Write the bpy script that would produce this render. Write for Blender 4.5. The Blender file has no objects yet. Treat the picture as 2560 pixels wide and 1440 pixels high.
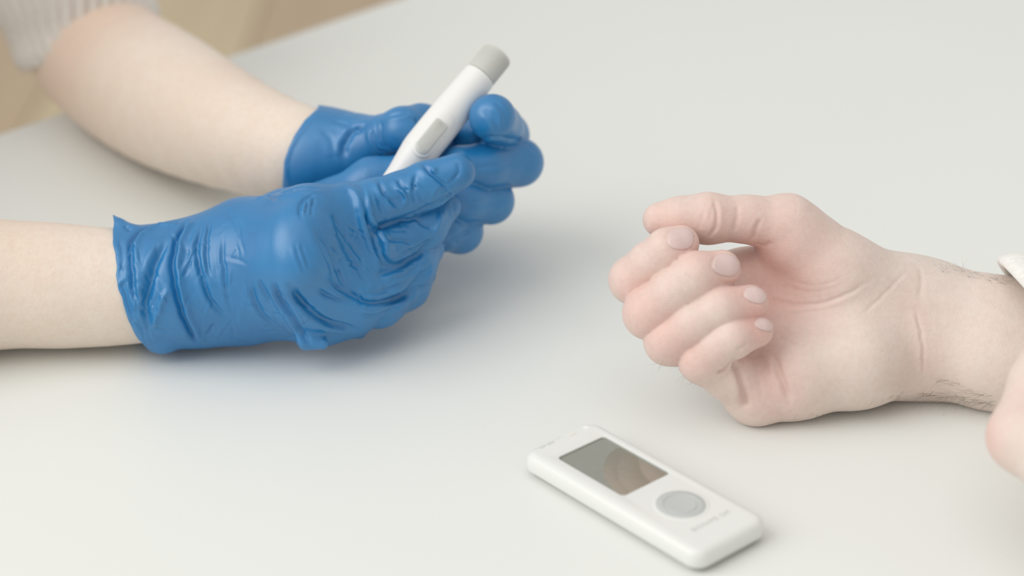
import bpy, bmesh, math, random
import numpy as np
from mathutils import Vector, Matrix

# ------------------------------------------------------------------ camera, light, exposure
scene = bpy.context.scene
COL = scene.collection
PITCH = math.radians(26.5)
CAM = np.array([0.0, -0.810, 0.404])           # table top is z = 0
LENS = 70.0
FPX = LENS / 36.0 * 2560.0
SP, CP = math.sin(PITCH), math.cos(PITCH)
RIGHT = np.array([1.0, 0, 0]); FWD = np.array([0, CP, -SP]); UP = np.array([0, SP, CP])

cam_d = bpy.data.cameras.new('camera')
cam = bpy.data.objects.new('camera', cam_d); COL.objects.link(cam)
cam.location = CAM
cam.rotation_euler = (math.pi / 2 - PITCH, 0, 0)
cam_d.lens = LENS; cam_d.sensor_width = 36.0; cam_d.sensor_fit = 'HORIZONTAL'
cam_d.clip_start = 0.02; cam_d.clip_end = 50
cam_d.dof.use_dof = True; cam_d.dof.focus_distance = 0.802; cam_d.dof.aperture_fstop = 5.0
scene.camera = cam

world = bpy.data.worlds.new('world'); scene.world = world; world.use_nodes = True
bg = world.node_tree.nodes['Background']
bg.inputs['Color'].default_value = (1.0, 0.985, 0.955, 1); bg.inputs['Strength'].default_value = 0.71


def area_light(name, loc, target, sx, sy, power, color):
    d = bpy.data.lights.new(name, 'AREA'); d.shape = 'RECTANGLE'; d.size = sx; d.size_y = sy
    d.energy = power; d.color = color
    o = bpy.data.objects.new(name, d); COL.objects.link(o)
    o.location = loc
    o.rotation_euler = (Vector(target) - Vector(loc)).to_track_quat('-Z', 'Y').to_euler()
    return o


area_light('overhead_fill', (-0.3, -0.6, 3.3), (0, 0, 0), 3.0, 3.0, 20, (1.0, 0.985, 0.95))  # added fill from above to lift the shadows, not an actual lamp
area_light('window_light', (-2.7, -1.15, 2.35), (0, 0, 0), 3.2, 2.8, 84, (1.0, 0.985, 0.96))

vs = scene.view_settings
vs.view_transform = 'Standard'; vs.look = 'None'; vs.exposure = -0.15; vs.gamma = 1.0; vs.use_curve_mapping = False
try:
    scene.cycles.max_bounces = 8
except Exception:
    pass


def W(px, py, D):
    """point at distance D (mm, along the view axis) seen at photograph pixel (px, py); mm in the table's frame"""
    return 1000 * CAM + D * (FWD + (px - 1280) / FPX * RIGHT - (py - 720) / FPX * UP)


def on_plane(px, py, z):
    v = (py - 720) / FPX
    return W(px, py, (1000 * CAM[2] - z) / (SP + v * CP))


def project(V):
    q = V - 1000 * CAM
    D = q @ FWD
    return 1280 + FPX * (q @ RIGHT) / D, 720 - FPX * (q @ UP) / D, D


def WM(x, y, z):
    q = np.array([x, y, z], float) - 1000 * CAM; D = float(q @ FWD)
    return 1280 + FPX * float(q @ RIGHT) / D, 720 - FPX * float(q @ UP) / D, D


# ------------------------------------------------------------------ materials
def new_mat(name):
    m = bpy.data.materials.new(name); m.use_nodes = True
    nt = m.node_tree
    return m, nt, nt.nodes['Principled BSDF']


def lk(nt, a, b):
    nt.links.new(a, b)


def add_bump(nt, b, height, strength, dist, prev=None):
    n = nt.nodes.new('ShaderNodeBump'); n.inputs['Strength'].default_value = strength
    n.inputs['Distance'].default_value = dist
    lk(nt, height, n.inputs['Height'])
    if prev is not None: lk(nt, prev.outputs['Normal'], n.inputs['Normal'])
    lk(nt, n.outputs['Normal'], b.inputs['Normal'])
    return n


def noise(nt, scale, detail=3, rough=0.5, coord=None, dist=0.0):
    n = nt.nodes.new('ShaderNodeTexNoise'); n.inputs['Scale'].default_value = scale
    n.inputs['Detail'].default_value = detail; n.inputs['Roughness'].default_value = rough
    n.inputs['Distortion'].default_value = dist
    if coord is not None: lk(nt, coord, n.inputs['Vector'])
    return n


def ramp(nt, fac, stops):
    r = nt.nodes.new('ShaderNodeValToRGB')
    e = r.color_ramp.elements
    e[0].position, e[0].color = stops[0][0], (*stops[0][1], 1)
    e[1].position, e[1].color = stops[-1][0], (*stops[-1][1], 1)
    for p, c in stops[1:-1]:
        x = e.new(p); x.color = (*c, 1)
    lk(nt, fac, r.inputs['Fac'])
    return r


def objco(nt):
    return nt.nodes.new('ShaderNodeTexCoord').outputs['Object']


def mixrgb(nt, fac, a, b):
    n = nt.nodes.new('ShaderNodeMix'); n.data_type = 'RGBA'
    for sock, val in ((n.inputs[0], fac), (n.inputs[6], a), (n.inputs[7], b)):
        if hasattr(val, 'is_linked'): lk(nt, val, sock)
        else: sock.default_value = val if isinstance(val, (int, float)) else (*val, 1)
    return n.outputs[2]


def plain(name, col, rough=0.45, spec=0.5, var=0.03, scale=60, coat=0.0):
    m, nt, b = new_mat(name)
    n = noise(nt, scale, 3, 0.5, objco(nt))
    r = ramp(nt, n.outputs['Fac'], [(0.3, tuple(c * (1 - var) for c in col)), (0.7, tuple(min(1, c * (1 + var)) for c in col))])
    lk(nt, r.outputs['Color'], b.inputs['Base Color'])
    b.inputs['Roughness'].default_value = rough; b.inputs['Specular IOR Level'].default_value = spec
    b.inputs['Coat Weight'].default_value = coat
    return m


def skin_mat(name, base, flush, pale):
    m, nt, b = new_mat(name)
    co = objco(nt)
    at = nt.nodes.new('ShaderNodeAttribute'); at.attribute_name = 'flush'
    n1 = noise(nt, 90, 4, 0.6, co); n2 = noise(nt, 420, 3, 0.6, co)
    mot = ramp(nt, n1.outputs['Fac'], [(0.35, tuple(base)), (0.7, tuple(pale))])
    c = mixrgb(nt, at.outputs['Fac'], mot.outputs['Color'], flush)
    sp = ramp(nt, n2.outputs['Fac'], [(0.3, (0.94, 0.92, 0.91)), (0.6, (1, 1, 1))])
    mm = nt.nodes.new('ShaderNodeMix'); mm.data_type = 'RGBA'; mm.blend_type = 'MULTIPLY'; mm.inputs[0].default_value = 0.7
    lk(nt, c, mm.inputs[6]); lk(nt, sp.outputs['Color'], mm.inputs[7])
    lk(nt, mm.outputs[2], b.inputs['Base Color'])
    b.inputs['Roughness'].default_value = 0.5; b.inputs['Specular IOR Level'].default_value = 0.35
    b.inputs['Subsurface Weight'].default_value = 0.22
    b.inputs['Subsurface Radius'].default_value = (1.0, 0.35, 0.2)
    b.inputs['Subsurface Scale'].default_value = 0.004
    v = nt.nodes.new('ShaderNodeTexVoronoi'); v.inputs['Scale'].default_value = 900; lk(nt, co, v.inputs['Vector'])
    p = add_bump(nt, b, v.outputs['Distance'], 0.16, 0.0004)
    n3 = noise(nt, 260, 5, 0.65, co)
    add_bump(nt, b, n3.outputs['Fac'], 0.22, 0.0007, p)
    return m


def glove_mat(name):
    m, nt, b = new_mat(name)
    co = objco(nt)
    n1 = noise(nt, 45, 4, 0.6, co)
    r = ramp(nt, n1.outputs['Fac'], [(0.3, (0.005, 0.168, 0.420)), (0.7, (0.007, 0.202, 0.485))])
    lk(nt, r.outputs['Color'], b.inputs['Base Color'])
    b.inputs['Roughness'].default_value = 0.42; b.inputs['Specular IOR Level'].default_value = 0.9
    b.inputs['Coat Weight'].default_value = 0.22; b.inputs['Coat Roughness'].default_value = 0.38
    b.inputs['Sheen Weight'].default_value = 0.0; b.inputs['Sheen Roughness'].default_value = 0.4
    b.inputs['Sheen Tint'].default_value = (0.5, 0.6, 0.9, 1)
    # thin film crumples: ridged creases of two sizes
    mp = nt.nodes.new('ShaderNodeMapping'); lk(nt, co, mp.inputs['Vector'])
    mp.inputs['Scale'].default_value = (1.0, 0.6, 0.6)
    v = nt.nodes.new('ShaderNodeTexVoronoi'); v.feature = 'DISTANCE_TO_EDGE'; v.inputs['Scale'].default_value = 62
    wn = noise(nt, 40, 3, 0.6, mp.outputs['Vector'])
    mixv = nt.nodes.new('ShaderNodeMix'); mixv.data_type = 'VECTOR'; mixv.inputs[0].default_value = 0.03
    lk(nt, mp.outputs['Vector'], mixv.inputs[4]); lk(nt, wn.outputs['Color'], mixv.inputs[5])
    lk(nt, mixv.outputs[1], v.inputs['Vector'])
    mr = nt.nodes.new('ShaderNodeMapRange'); mr.inputs['From Max'].default_value = 0.10; lk(nt, v.outputs['Distance'], mr.inputs['Value'])
    msk = noise(nt, 35, 2, 0.5, co)
    ml = nt.nodes.new('ShaderNodeMath'); ml.operation = 'MULTIPLY'; lk(nt, mr.outputs['Result'], ml.inputs[0])
    lk(nt, msk.outputs['Fac'], ml.inputs[1])
    at = nt.nodes.new('ShaderNodeAttribute'); at.attribute_name = 'flush'
    m2 = nt.nodes.new('ShaderNodeMath'); m2.operation = 'MULTIPLY'; lk(nt, ml.outputs[0], m2.inputs[0]); lk(nt, at.outputs['Fac'], m2.inputs[1])
    p = add_bump(nt, b, m2.outputs[0], 0.22, 0.0006)
    n3 = noise(nt, 900, 2, 0.5, co)
    add_bump(nt, b, n3.outputs['Fac'], 0.05, 0.0003, p)
    return m


M_SKIN_P = skin_mat('patient_skin', (0.765, 0.68, 0.61), (0.77, 0.45, 0.40), (0.785, 0.715, 0.655))
M_SKIN_N = skin_mat('nurse_skin', (0.82, 0.71, 0.61), (0.78, 0.55, 0.42), (0.84, 0.745, 0.655))
M_GLOVE = glove_mat('blue_nitrile')
M_NAIL = plain('nail', (0.735, 0.565, 0.535), 0.28, 0.5, 0.02, 200, 0.1)
M_TABLE = plain('white_laminate', (0.790, 0.805, 0.778), 0.45, 0.36, 0.006, 8)
M_PEN = plain('pen_white_plastic', (0.84, 0.84, 0.82), 0.35, 0.5, 0.005, 100)
M_GREY = plain('grey_grip_plastic', (0.65, 0.655, 0.62), 0.5, 0.4, 0.01, 100)
M_METER = plain('meter_white_plastic', (0.80, 0.812, 0.79), 0.3, 0.5, 0.004, 100)
M_BASE = plain('meter_grey_base', (0.58, 0.58, 0.53), 0.45, 0.4, 0.01, 100)
M_BUTTON = plain('meter_button_rubber', (0.54, 0.56, 0.55), 0.5, 0.4, 0.01, 100)
M_INK = plain('grey_ink', (0.50, 0.51, 0.49), 0.6, 0.2, 0.01, 100)
M_FAINT = plain('faint_ink', (0.66, 0.67, 0.65), 0.6, 0.2, 0.01, 100)
M_LCD = plain('lcd_glass', (0.19, 0.20, 0.155), 0.05, 0.7, 0.02, 100, 1.0)
_b = M_LCD.node_tree.nodes['Principled BSDF']
_b.inputs['IOR'].default_value = 1.7; _b.inputs['Coat IOR'].default_value = 1.9; _b.inputs['Coat Roughness'].default_value = 0.02
M_SEG = plain('lcd_segment', (0.18, 0.19, 0.147), 0.1, 0.8, 0.02, 100, 0.5)
_c = M_SEG.node_tree.nodes['Principled BSDF']
for _k in ('IOR', 'Coat IOR', 'Coat Roughness', 'Coat Weight', 'Roughness', 'Specular IOR Level'): _c.inputs[_k].default_value = _b.inputs[_k].default_value
M_GOLD = plain('gold_contact', (0.72, 0.55, 0.34), 0.35, 0.6, 0.05, 300)
M_SLEEVE = plain('cream_knit', (0.76, 0.715, 0.665), 0.85, 0.1, 0.05, 500)
M_SLEEVE2 = plain('white_terry', (0.84, 0.83, 0.80), 0.9, 0.1, 0.05, 600)
M_HAIR = plain('arm_hair', (0.22, 0.17, 0.14), 0.5, 0.3, 0.1, 100)
M_FRAME = plain('table_frame_metal', (0.7, 0.7, 0.68), 0.4, 0.5, 0.02, 40)


def wood_mat(name, a, b_):
    m, nt, b = new_mat(name)
    co = objco(nt); mp = nt.nodes.new('ShaderNodeMapping'); mp.inputs['Scale'].default_value = (22, 2.0, 22)
    lk(nt, co, mp.inputs['Vector'])
    n = noise(nt, 1.0, 5, 0.6, mp.outputs['Vector'], 0.6)
    r = ramp(nt, n.outputs['Fac'], [(0.3, a), (0.7, b_)])
    lk(nt, r.outputs['Color'], b.inputs['Base Color'])
    b.inputs['Roughness'].default_value = 0.5
    return m


# ------------------------------------------------------------------ object helpers
def tag(o, label=None, cat=None, group=None, kind=None):
    if label: o['label'] = label
    if cat: o['category'] = cat
    if group: o['group'] = group
    if kind: o['kind'] = kind
    return o


def empty(name, loc):
    o = bpy.data.objects.new(name, None); COL.objects.link(o)
    o.location = loc; o.empty_display_size = 0.02
    return o


def link_mesh(name, verts, faces, mat, parent=None, smooth=True, attr=None):
    """verts in metres, world frame; parented without moving"""
    me = bpy.data.meshes.new(name)
    me.from_pydata([tuple(map(float, v)) for v in verts], [], [tuple(map(int, f)) for f in faces])
    me.validate(); me.update()
    if smooth: me.polygons.foreach_set('use_smooth', [True] * len(me.polygons))
    if attr is not None:
        a = me.attributes.new('flush', 'FLOAT', 'POINT'); a.data.foreach_set('value', attr.astype(np.float32))
    me.materials.append(mat)
    o = bpy.data.objects.new(name, me); COL.objects.link(o)
    if parent is not None:
        o.parent = parent
        o.matrix_parent_inverse = Matrix.Translation(-Vector(world_loc(parent))) if parent.type == 'EMPTY' else Matrix.Identity(4)
    return o


def world_loc(o):
    return o.location


def local_mesh(name, bm, mat, parent, loc=(0, 0, 0), smooth=True):
    """bmesh in its parent's own frame"""
    bmesh.ops.recalc_face_normals(bm, faces=bm.faces)
    me = bpy.data.meshes.new(name); bm.to_mesh(me); bm.free()
    if smooth:
        me.polygons.foreach_set('use_smooth', [True] * len(me.polygons))
        try: me.set_sharp_from_angle(angle=math.radians(40))
        except Exception: pass
    me.materials.append(mat)
    o = bpy.data.objects.new(name, me); COL.objects.link(o)
    o.parent = parent; o.location = loc
    return o


# ------------------------------------------------------------------ implicit surfaces (mm)
def cone(P, a, b, ra, rb):
    ab = b - a
    pa = P - a
    t = np.clip((pa @ ab) / max(float(ab @ ab), 1e-6), 0, 1)
    d = pa - t[:, None] * ab
    return np.sqrt(np.einsum('ij,ij->i', d, d)) - (ra + (rb - ra) * t)


def smin(a, b, k):
    h = np.maximum(k - np.abs(a - b), 0) / k
    return np.minimum(a, b) - h * h * k * 0.25


class Field:
    """a set of chains of tapered capsules; each chain joins the body with a blend that fades away from its root"""
    def __init__(self, shift=None):
        self.chains = []; self.post = []
        self.shift = shift or (lambda px: 0.0)          # lifts part of a hand off the table

    def chain(self, pts, k=4.0, join=7.0, tight=0.7, reach=22.0, root=None, dense=False):
        """pts: (px, py, D, r) per joint"""
        pts = [(p[0], p[1], p[2] + self.shift(p[0]), p[3]) for p in pts]
        if dense:
            q = spline([(p[0], p[1], p[2] , p[3]) for p in pts], 45)
            pts = [tuple(v) for v in q]
        P = [W(*p[:3]).astype(np.float32) for p in pts]
        self.chains.append((P, [float(p[3]) for p in pts], k, join, tight, reach, P[0] if root is None else W(*root).astype(np.float32)))

    def bounds(self, pad=6):
        lo = np.min([np.min([p - r for p, r in zip(c[0], c[1])], 0) for c in self.chains], 0)
        hi = np.max([np.max([p + r for p, r in zip(c[0], c[1])], 0) for c in self.chains], 0)
        return lo - pad, hi + pad

    def __call__(self, X):
        X = X.astype(np.float32)
        tot = None
        for P, R, k, join, tight, reach, root in self.chains:
            d = None
            for i in range(max(1, len(P) - 1)):
                j = min(i + 1, len(P) - 1)
                e = cone(X, P[i], P[j], R[i], R[j])
                d = e if d is None else smin(d, e, k)
            if tot is None: tot = d
            elif join <= tight + 1e-6: tot = smin(tot, d, tight)
            else:
                q = X - root
                s = np.clip(1.6 - np.sqrt(np.einsum('ij,ij->i', q, q)) / reach, 0, 1)
                tot = smin(tot, d, tight + (join - tight) * s * s * (3 - 2 * s))
        for f in self.post: tot = f(X, tot)
        return tot


def surface_nets(field, lo, hi, h):
    n = np.ceil((hi - lo) / h).astype(int) + 2
    n = ((n + 3) // 4) * 4 + 1
    ax = [lo[i] + h * np.arange(n[i]) for i in range(3)]
    # coarse pass finds the band near the surface
    cx = [a[::4] for a in ax]
    G = np.stack(np.meshgrid(*cx, indexing='ij'), -1).reshape(-1, 3)
    fc = field(G).reshape([len(c) for c in cx])
    near = np.abs(fc) < 4 * h * 1.8 + 1.0
    nb = near.copy()
    for a in range(3):
        s = [slice(None)] * 3; s2 = [slice(None)] * 3
        s[a] = slice(1, None); s2[a] = slice(None, -1)
        nb2 = nb.copy(); nb2[tuple(s)] |= nb[tuple(s2)]; nb2[tuple(s2)] |= nb[tuple(s)]; nb = nb2
    idx = [np.minimum((np.arange(n[i]) + 2) // 4, len(cx[i]) - 1) for i in range(3)]
    F = fc[np.ix_(*idx)].astype(np.float32)
    mask = nb[np.ix_(*idx)]
    ii = np.argwhere(mask)
    F[mask] = field(np.stack([ax[k][ii[:, k]] for k in range(3)], 1))
    S = F < 0
    c = [np.arange(n[i] - 1) for i in range(3)]
    corners = [(i, j, k) for i in (0, 1) for j in (0, 1) for k in (0, 1)]
    cnt = sum(S[i:n[0] - 1 + i, j:n[1] - 1 + j, k:n[2] - 1 + k].astype(np.int8) for i, j, k in corners)
    act = (cnt > 0) & (cnt < 8)
    cells = np.argwhere(act)
    vid = -np.ones(act.shape, int); vid[act] = np.arange(len(cells))
    acc = np.zeros((len(cells), 3)); num = np.zeros(len(cells))
    for a in corners:
        for ax_ in range(3):
            if a[ax_] == 1: continue
            b = list(a); b[ax_] = 1
            fa = F[cells[:, 0] + a[0], cells[:, 1] + a[1], cells[:, 2] + a[2]]
            fb = F[cells[:, 0] + b[0], cells[:, 1] + b[1], cells[:, 2] + b[2]]
            x = (fa < 0) != (fb < 0)
            t = np.where(x, fa / np.where(x, fa - fb, 1), 0)
            p = np.tile(np.array(a, float), (len(cells), 1)); p[:, ax_] += t
            acc += p * x[:, None]; num += x
    V = lo + h * (cells + acc / num[:, None])
    quads = []
    for a in range(3):
        u, v = (a + 1) % 3, (a + 2) % 3
        s0 = [slice(1, -1)] * 3; s1 = [slice(1, -1)] * 3
        s0[a] = slice(0, n[a] - 1); s1[a] = slice(1, n[a])
        A, B = S[tuple(s0)], S[tuple(s1)]
        e = np.argwhere(A != B)
        flip = A[tuple(e.T)]
        e = e.copy(); e[:, u] += 1; e[:, v] += 1
        def cell(du, dv):
            q = e.copy(); q[:, u] -= du; q[:, v] -= dv
            return vid[q[:, 0], q[:, 1], q[:, 2]]
        q = np.stack([cell(1, 1), cell(0, 1), cell(0, 0), cell(1, 0)], 1)
        q[~flip] = q[~flip][:, ::-1]
        quads.append(q)
    Q = np.concatenate(quads)
    Q = Q[(Q >= 0).all(1)]
    return V, Q


def newton(field, V, it=2, cap=1.5):
    e = 0.25
    K = np.array([[1, -1, -1], [-1, -1, 1], [-1, 1, -1], [1, 1, 1]], float)
    for _ in range(it):
        g = sum(k[None] * field(V + e * k)[:, None] for k in K) / (4 * e)
        l = np.linalg.norm(g, axis=1, keepdims=True)
        g /= np.maximum(l, 1e-6)
        d = field(V)[:, None] / np.clip(l, 0.6, 1.5)
        V = V - np.clip(d, -cap, cap) * g
    return V


def neighbours_smooth(V, Q, lam=0.5, it=1):
    E = np.concatenate([Q[:, [0, 1]], Q[:, [1, 2]], Q[:, [2, 3]], Q[:, [3, 0]]])
    for _ in range(it):
        acc = np.zeros_like(V); c = np.zeros(len(V))
        for a, b in ((0, 1), (1, 0)):
            for k in range(3): acc[:, k] += np.bincount(E[:, a], V[E[:, b], k], len(V))
            c += np.bincount(E[:, a], minlength=len(V))
        V = V + lam * (acc / np.maximum(c, 1)[:, None] - V)
    return V


def subdivide(V, Q):
    E = np.sort(np.concatenate([Q[:, [0, 1]], Q[:, [1, 2]], Q[:, [2, 3]], Q[:, [3, 0]]]), 1)
    key = E[:, 0].astype(np.int64) * (len(V) + 1) + E[:, 1]
    uk, first, inv = np.unique(key, return_index=True, return_inverse=True)
    em = V[E[first]].mean(1)
    fm = V[Q].mean(1)
    n0 = len(V); nq = len(Q)
    V2 = np.concatenate([V, em, fm])
    ei = n0 + inv.reshape(4, nq).T
    fi = n0 + len(em) + np.arange(nq)
    Q2 = np.concatenate([np.stack([Q[:, i], ei[:, i], fi, ei[:, (i + 3) % 4]], 1) for i in range(4)])
    return V2, Q2


def normals(V, Q):
    n = np.cross(V[Q[:, 2]] - V[Q[:, 0]], V[Q[:, 3]] - V[Q[:, 1]])
    N = np.zeros_like(V)
    for i in range(4):
        for k in range(3): N[:, k] += np.bincount(Q[:, i], n[:, k], len(V))
    return N / np.maximum(np.linalg.norm(N, axis=1, keepdims=True), 1e-9)


def spline(pts, step=5.0):
    p = np.array(pts, float)
    if len(p) == 2: q = [p[0], p[0] * .67 + p[1] * .33, p[0] * .33 + p[1] * .67, p[1]]; p = np.array(q)
    e = np.concatenate([[2 * p[0] - p[1]], p, [2 * p[-1] - p[-2]]])
    out = []
    for i in range(1, len(e) - 2):
        m = max(2, int(np.linalg.norm(e[i + 1] - e[i]) / step))
        for t in np.linspace(0, 1, m, endpoint=False):
            a, b, c, d = e[i - 1], e[i], e[i + 1], e[i + 2]
            out.append(0.5 * ((2 * b) + (-a + c) * t + (2 * a - 5 * b + 4 * c - d) * t * t + (-a + 3 * b - 3 * c + d) * t ** 3))
    out.append(p[-1])
    return np.array(out)


class Sculpt:
    """strokes drawn over the finished surface push it in or out along its normals, like a sculpting brush"""
    def __init__(self, V, Q):
        self.V, self.Q = V, Q
        self.refresh()

    def refresh(self):
        V = self.V
        self.N = normals(V, self.Q)
        self.x, self.y, self.D = project(V)
        facing = np.einsum('ij,ij->i', self.N, V - 1000 * CAM) < 0
        cell = 5
        cx, cy = np.round(self.x / cell).astype(int), np.round(self.y / cell).astype(int)
        idx = np.where(facing)[0]
        order = idx[np.argsort(-self.D[idx])]
        self.buf = {}
        for i, a, b in zip(order.tolist(), cx[order].tolist(), cy[order].tolist()): self.buf[(a, b)] = i
        self.cell = cell

    def hit(self, px, py):
        a, b = int(round(px / self.cell)), int(round(py / self.cell))
        best = None
        for r in range(0, 4):
            for i in range(a - r, a + r + 1):
                for j in range(b - r, b + r + 1):
                    k = self.buf.get((i, j))
                    if k is not None and (best is None or self.D[k] < self.D[best]): best = k
            if best is not None: return best
        return None

    def stroke(self, pts, amp, width, side=0.0, taper=0.22):
        """amp mm (negative = groove), width mm; side > 0 adds a raised lip to the right of the stroke's direction, < 0 to its left"""
        s = spline(pts)
        ids = [self.hit(*q) for q in s]
        keep = [(q, i) for q, i in zip(range(len(s)), ids) if i is not None]
        if len(keep) < 2: return
        T = np.array([q for q, _ in keep]) / max(1, len(s) - 1)
        I = np.array([i for _, i in keep])
        P = self.V[I].copy(); NP = self.N[I].copy()
        for _ in range(3):
            if len(P) > 4:
                P[1:-1] = (P[:-2] + 2 * P[1:-1] + P[2:]) / 4; NP[1:-1] = (NP[:-2] + 2 * NP[1:-1] + NP[2:]) / 4
        NP /= np.maximum(np.linalg.norm(NP, axis=1, keepdims=True), 1e-9)
        lo, hi = P.min(0) - 4 * width, P.max(0) + 4 * width
        c = np.where(((self.V > lo) & (self.V < hi)).all(1))[0]
        if not len(c): return
        X = self.V[c]
        d2 = np.full(len(c), 1e9); j = np.zeros(len(c), int); CPT = np.zeros_like(X); tj = np.zeros(len(c))
        for q in range(len(P) - 1):
            ab = P[q + 1] - P[q]; l2 = max(float(ab @ ab), 1e-9)
            u = np.clip((X - P[q]) @ ab / l2, 0, 1)
            cp = P[q] + u[:, None] * ab
            e = ((X - cp) ** 2).sum(1)
            m = e < d2; d2[m] = e[m]; j[m] = q; CPT[m] = cp[m]; tj[m] = T[q] + u[m] * (T[q + 1] - T[q])
        ok = np.einsum('ij,ij->i', self.N[c], NP[j]) > -0.1
        t = tj
        w = np.clip(np.minimum(t, 1 - t) / taper, 0, 1); w = w * w * (3 - 2 * w) if taper > 0 else 1
        w = 0.12 + 0.88 * w
        g = np.exp(-d2 / (2 * (0.5 * width) ** 2))
        disp = amp * g
        if side:
            tan = np.gradient(P, axis=0)
            rt = np.cross(tan, NP)
            rt /= np.maximum(np.linalg.norm(rt, axis=1, keepdims=True), 1e-9)
            o = np.einsum('ij,ij->i', X - CPT, rt[j]) * (1 if side > 0 else -1)
            disp = disp + abs(side) * np.exp(-((o - 1.25 * width) ** 2 + np.maximum(d2 - o * o, 0)) / (2 * (0.7 * width) ** 2))
        self.V[c] += (disp * w * ok)[:, None] * self.N[c]

    def many(self, L, gain=1.0, slim=1.0):
        for a in L:
            a = list(a); a[1] *= gain; a[2] *= slim
            if len(a) > 3: a[3] *= gain
            self.stroke(*a)
        self.refresh()

    def flush(self, spots, base=0.0):
        a = np.full(len(self.V), float(base))
        for px, py, D, r, s in spots:
            d2 = ((self.V - W(px, py, D)) ** 2).sum(1)
            a = a + s * np.exp(-d2 / (2 * r * r))
        return np.clip(a, 0, 1)


def grow(field, h, subdiv=1, lo=None, hi=None, soft=0.45):
    b0, b1 = field.bounds()
    if lo is not None: b0 = np.maximum(b0, lo)
    if hi is not None: b1 = np.minimum(b1, hi)
    V, Q = surface_nets(field, b0, b1, h)
    V = newton(field, V, 1)
    V = neighbours_smooth(V, Q, 0.4, 1)
    for _ in range(subdiv): V, Q = subdivide(V, Q)
    V = newton(field, V, 2)
    V = neighbours_smooth(V, Q, soft, 2)
    return V, Q


# ------------------------------------------------------------------ setting: floor and table
FLOOR_Z = -0.74
floor = link_mesh('floor', [(-3, -2, FLOOR_Z - .03), (3, -2, FLOOR_Z - .03), (3, 5, FLOOR_Z - .03), (-3, 5, FLOOR_Z - .03),
                            (-3, -2, FLOOR_Z - .012), (3, -2, FLOOR_Z - .012), (3, 5, FLOOR_Z - .012), (-3, 5, FLOOR_Z - .012)],
                  [(0, 3, 2, 1), (4, 5, 6, 7), (0, 1, 5, 4), (1, 2, 6, 5), (2, 3, 7, 6), (3, 0, 4, 7)],
                  plain('floor_screed', (0.25, 0.2, 0.14), 0.7), None, False)
tag(floor, 'tan wooden plank floor below the white table', kind='structure')
WOODS = [wood_mat('oak_plank', (0.52, 0.40, 0.255), (0.57, 0.45, 0.30)),
         wood_mat('oak_plank', (0.56, 0.455, 0.285), (0.61, 0.50, 0.33)),
         wood_mat('oak_plank', (0.48, 0.36, 0.235), (0.53, 0.41, 0.27))]


def box_bm(x0, x1, y0, y1, z0, z1, bev=0.0, seg=2):
    bm = bmesh.new()
    bmesh.ops.create_cube(bm, size=1)
    for v in bm.verts:
        v.co = Vector(((x0 + x1) / 2 + v.co.x * (x1 - x0), (y0 + y1) / 2 + v.co.y * (y1 - y0), (z0 + z1) / 2 + v.co.z * (z1 - z0)))
    if bev: bmesh.ops.bevel(bm, geom=bm.edges[:], offset=bev, segments=seg, profile=0.5, affect='EDGES')
    return bm


random.seed(4)
pm = {}
for i in range(12):
    for j in range(3):
        k = {6: 1, 7: 2}.get(i, random.randrange(3))
        x0 = -2.4 + i * 0.30
        y0 = -1.2 + j * 1.9 + (i % 3) * 0.45
        if k not in pm:
            o = local_mesh('plank', box_bm(-.1485, .1485, -.948, .948, -.012, 0, .002, 1), WOODS[k], floor, (x0, y0, FLOOR_Z), False)
            pm[k] = o
        else:
            o = pm[k].copy(); COL.objects.link(o); o.parent = floor; o.location = (x0, y0, FLOOR_Z)

# table: its left edge runs away from the camera to the right
eA, eB = on_plane(0, 333, 0) / 1000, on_plane(985, 0, 0) / 1000
ed = (eB - eA)[:2]; ed /= np.linalg.norm(ed)
ex = np.array([ed[1], -ed[0]])                       # into the table, to the right
p0 = eA[:2] - ed * 0.62
table = empty('table', (p0[0], p0[1], FLOOR_Z))
table.rotation_euler = (0, 0, math.atan2(ed[1], ed[0]) - math.pi / 2)
tag(table, 'large white laminate table that both pairs of hands rest on', 'table')
LX, LY = 1.5, 2.1
local_mesh('tabletop', box_bm(0, LX, 0, LY, -FLOOR_Z - .025, -FLOOR_Z, .002, 3), M_TABLE, table)
for sx in (0.06, LX - .06):
    for sy in (0.06, LY - .06):
        local_mesh('leg', box_bm(sx - .022, sx + .022, sy - .022, sy + .022, 0, -FLOOR_Z - .025, .004, 2), M_FRAME, table)

# ------------------------------------------------------------------ patient: bare right hand palm up, left hand at the frame's edge
pat = empty('person', tuple(on_plane(2300, 985, 0) / 1000))
tag(pat, 'person in white sleeves resting a bare hand palm up, fingers curled, on table', 'person')

f = Field()
# palm, from the wrist out to the four knuckles
f.chain([(2300, 880, 815, 17.5), (2140, 905, 800, 17.5), (1985, 945, 797, 15.5), (1890, 983, 795, 12)], k=8)
f.chain([(2300, 768, 823, 17.5), (2190, 745, 817, 18), (2090, 690, 811, 17.5), (1985, 605, 806, 14.5)], k=8, join=13, tight=13)
f.chain([(2280, 830, 819, 16), (2050, 860, 812, 14), (1880, 890, 806, 12.5)], k=8, join=11, tight=11)
f.chain([(2280, 800, 821, 16), (2050, 800, 817, 13.5), (1868, 790, 812, 12.5)], k=8, join=11, tight=11)
f.chain([(2280, 790, 822, 16), (2050, 730, 821, 12), (1862, 700, 818, 12)], k=8, join=11, tight=11)
# forearm
f.chain([(2290, 880, 815, 17.5), (2480, 905, 807, 18.2), (2760, 950, 796, 21), (3300, 1040, 776, 27)], k=8, join=10, tight=10)
f.chain([(2290, 768, 823, 17.5), (2480, 808, 816, 18.2), (2760, 845, 806, 21), (3300, 920, 790, 27)], k=8, join=14, tight=14)
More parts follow.
